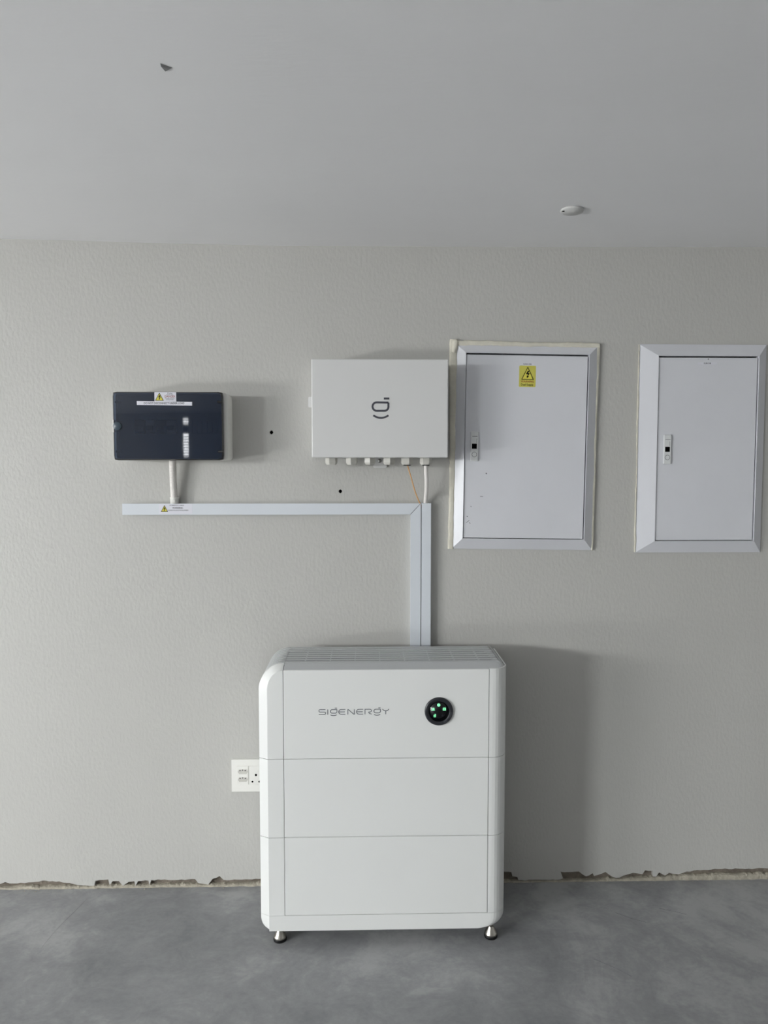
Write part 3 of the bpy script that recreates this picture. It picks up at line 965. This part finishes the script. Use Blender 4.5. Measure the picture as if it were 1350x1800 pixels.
def dist_board(label, x0, x1, z0, z1, ix0, ix1, iz0, iz1, rot):
    cx, cz = (ix0 + ix1) / 2, (iz0 + iz1) / 2
    t = thing('distribution_board', label, 'electrical panel', (cx, 0.0, cz), (0, math.radians(rot), 0), 'flush distribution boards')
    yo, yi_ = -0.006, -0.028
    C = {'tl': (x0, z1), 'tr': (x1, z1), 'br': (x1, z0), 'bl': (x0, z0)}
    I = {'tl': (ix0, iz1), 'tr': (ix1, iz1), 'br': (ix1, iz0), 'bl': (ix0, iz0)}
    for a, b in (('tl', 'tr'), ('tr', 'br'), ('br', 'bl'), ('bl', 'tl')):
        mb = MB()
        hexa(mb, [(C[a][0], C[a][1], yo), (C[b][0], C[b][1], yo), (I[b][0], I[b][1], yi_), (I[a][0], I[a][1], yi_)], 0)
        mb.build('frame_rail', 'panel_paint', t)
    MB().box(ix0, ix1, -0.006, 0.0, iz0, iz1).build('backing', 'hole_dark', t)
    dr = MB().box(ix0 + 0.0022, ix1 - 0.0042, -0.0240, -0.008, iz0 + 0.0022, iz1 - 0.0052, 0.0012, 1).build('door', 'panel_paint', t)
    return t, dr


def lock(parent, x, z):
    y = -0.0240
    lk = MB().box(x - 0.0135, x + 0.0135, y - 0.006, y, z - 0.052, z + 0.052, 0.002, 2).build('latch_handle', 'white_plastic_dim', parent)
    yf = y - 0.006
    MB().box(x - 0.009, x + 0.008, yf - 0.0003, yf + 0.001, z - 0.0085, z + 0.0095).build('lock_slot', 'hole_dark', parent)
    MB().box(x - 0.0085, x + 0.0095, yf - 0.0005, yf, z + 0.0345, z + 0.036).build('groove_line', 'scuff', parent)
    MB().stroke([(x + 0.0085 * math.cos(2 * PI * k / 20), z - 0.0285 + 0.0085 * math.sin(2 * PI * k / 20)) for k in range(20)], 0.0012, yf, 0.0004, True).build('lock_ring', 'scuff', parent)
    MB().box(x + 0.007, x + 0.0078, yf - 0.0004, yf, z + 0.012, z + 0.028).build('groove_line', 'scuff', parent)


d1, door1 = dist_board('grey-white distribution board with cream plaster smears and a yellow warning sticker', 0.3085, 0.8185, 1.247, 1.977, 0.3450, 0.7820, 1.2868, 1.9425, 0.75)
lock(door1, 0.3805, 1.6145)


def rim(parent, p0, p1, nrm, wfun, seedk, h=0.010, over=0.008):
    """irregular bead of plaster along an edge from p0 to p1 (x,z); nrm = outward normal"""
    random.seed(seedk)
    n = 46
    rings = []
    for i in range(n + 1):
        t = i / n
        x = p0[0] + (p1[0] - p0[0]) * t
        z = p0[1] + (p1[1] - p0[1]) * t
        wd = wfun(t) + random.uniform(-0.0012, 0.0012)
        ov = over + 0.004 * noise.noise(Vector((t * 9, seedk, 0))) + random.uniform(-0.001, 0.001)
        hh = h + 0.002 * noise.noise(Vector((t * 12, seedk, 7)))
        f = lambda d, y: (x + nrm[0] * d, y, z + nrm[1] * d)
        rings.append([f(wd, 0.0), f(wd, -hh * 0.55), f(wd * 0.75, -hh), f(wd * 0.3, -hh * 0.85), f(-ov * 0.3, -hh - 0.0004), f(-ov, -hh * 0.9), f(-ov, 0.0)])
    mb = MB()
    mb.loft(rings, True, True, True)
    return mb.build('plaster_smear', 'plaster_rim', parent)


rim(d1, (0.3085, 1.246), (0.3085, 1.992), (-1, 0), lambda t: 0.0135 + 0.004 * t - 0.003 * math.sin(t * 5), 3, 0.011, 0.006)
rim(d1, (0.300, 1.977), (0.822, 1.977), (0, 1), lambda t: 0.0115 - 0.004 * abs(t - 0.45) + 0.002 * math.sin(t * 9), 5, 0.012, 0.006)
rim(d1, (0.8185, 1.247), (0.8185, 1.985), (1, 0), lambda t: 0.0035 + 0.003 * t + 0.001 * math.sin(t * 8), 8, 0.009, 0.003)
# pale lump of filler on the upper left corner
MB().loft([[(0.2985, 0.0, 1.986), (0.2985, -0.013, 1.986), (0.312, -0.0145, 1.988), (0.316, -0.013, 1.980), (0.316, 0, 1.980)],
           [(0.2975, 0.0, 1.965), (0.2975, -0.0145, 1.965), (0.306, -0.0165, 1.962), (0.3165, -0.015, 1.961), (0.3165, 0, 1.961)],
           [(0.2970, 0.0, 1.945), (0.2970, -0.013, 1.945), (0.304, -0.0155, 1.943), (0.311, -0.012, 1.943), (0.311, 0, 1.943)]], True, True, True).build('plaster_lump', 'plaster_rim', d1)
# scuffs low on the left board's door
yd = -0.0240
for pts, wd in (([(0.4235, 1.521), (0.4275, 1.5175)], 0.004), ([(0.405, 1.437), (0.4155, 1.437)], 0.0018), ([(0.372, 1.402), (0.3745, 1.3995)], 0.002), ([(0.359, 1.367), (0.362, 1.3635)], 0.0026),
                ([(0.3575, 1.343), (0.368, 1.351)], 0.0016), ([(0.368, 1.345), (0.3715, 1.339)], 0.0016)):
    MB().stroke(pts, wd, yd, 0.0002).build('scuff_mark', 'scuff', door1)
# stickers
y0_ = yd - 0.0004
sk = MB().prism_y(rrect(0.5345, 0.5935, 1.8265, 1.9015, 0.004), yd, y0_).build('warning_sticker', 'sticker_yellow', door1)
warning_triangle(0.5645, 1.8535, 0.041, 0.042, y0_, sk, 0.0024)
text('WARNING', 0.0105, 0.5645, 1.8455, y0_, 'print_red', sk, width=0.046)
text('Dual Supply', 0.0105, 0.5635, 1.8345, y0_, 'print_black', sk, width=0.044)
sk = MB().box(0.543, 0.586, y0_, yd, 1.9030, 1.9095).build('name_sticker', 'sticker_white', door1)
text('MAIN DB', 0.0066, 0.5625, 1.9062, y0_, 'print_black', sk, width=0.029)

d2, door2 = dist_board('plain grey-white distribution board near the right edge of the wall', 0.9715, 1.4305, 1.2345, 1.9810, 1.0335, 1.3945, 1.2785, 1.9370, 0.0)
lock(door2, 1.0715, 1.6065)
rim(d2, (0.9715, 1.236), (0.9715, 1.98), (-1, 0), lambda t: 0.0022 + 0.0015 * math.sin(t * 11), 12, 0.008, 0.001)
sk = MB().box(1.1755, 1.2435, y0_, yd, 1.9075, 1.9155).build('name_sticker', 'sticker_white', door2)
text('SUB DB', 0.0064, 1.2095, 1.9115, y0_, 'print_black', sk, width=0.025)
MB().lathe([(0.0, 0.0), (0.0022, 0.0), (0.0022, 0.0003), (0.0, 0.0003)], (1.2125, yd, 1.9265), 'y', 10).build('scuff_mark', 'scuff', door2)

# ------------------------------------------------------------------ wall socket
so = thing('wall_socket', 'white double wall socket plate half hidden behind the battery cabinet', 'wall socket', (-0.434, 0.0, 0.36))
MB().box(-0.4955, -0.3735, -0.008, 0.0, 0.3600, 0.4810, 0.0015, 2).build('cover_plate', 'cream_plastic', so)
mo = MB().box(-0.4770, -0.4335, -0.0105, -0.008, 0.388, 0.4575, 0.0008, 1).build('socket_module', 'cream_plastic', so)
for z in (0.4365, 0.4075):
    hx = [(-0.4725, z), (-0.4675, z + 0.0085), (-0.4405, z + 0.0085), (-0.4355, z), (-0.4405, z - 0.0085), (-0.4675, z - 0.0085)]
    MB().prism_y(hx, -0.0105, -0.0110).build('socket_recess', 'gland_plastic', mo)
    MB().stroke(hx, 0.0008, -0.0110, 0.0006, True).build('recess_lip', 'cream_plastic', mo)
    for dx, dz in ((-0.0095, 0.0045), (0.0, 0.0065), (0.0095, 0.0045)):
        MB().lathe([(0.0, 0.0), (0.0021, 0.0), (0.0021, 0.0003), (0.0, 0.0003)], (-0.4545 + dx, -0.0110, z + dz), 'y', 10).build('pin_hole', 'hole_dark', mo)
mo = MB().box(-0.4315, -0.388, -0.0105, -0.008, 0.388, 0.4575, 0.0008, 1).build('socket_module', 'cream_plastic', so)
for x, z, r in ((-0.4065, 0.424, 0.0042), (-0.4195, 0.399, 0.0034), (-0.3945, 0.399, 0.0034)):
    MB().lathe([(0.0, 0.0), (r, 0.0), (r, 0.0003), (0.0, 0.0003)], (x, -0.0105, z), 'y', 14).build('pin_hole', 'hole_dark', mo)

# ------------------------------------------------------------------ blanking plate on the ceiling
bp_ = thing('ceiling_cover_plate', 'small round white blanking plate on the ceiling with one open screw hole', 'cover plate', (0.6215, -0.36, ZC + 0.002), (0, math.radians(2.0), 0))
z0 = ZC + 0.002
MB().lathe([(0.0, 0.0005), (0.034, 0.0005), (0.0345, -0.0025), (0.033, -0.0048), (0.0, -0.0055)], (0.6215, -0.36, z0 - 0.0012), 'z', 36).build('plate', 'plate_plastic', bp_)
MB().lathe([(0.0, 0.0), (0.0042, 0.0), (0.0042, -0.0006), (0.0, -0.0006)], (0.5945, -0.363, z0 - 0.0062), 'z', 12).build('screw_hole', 'hole_dark', bp_)
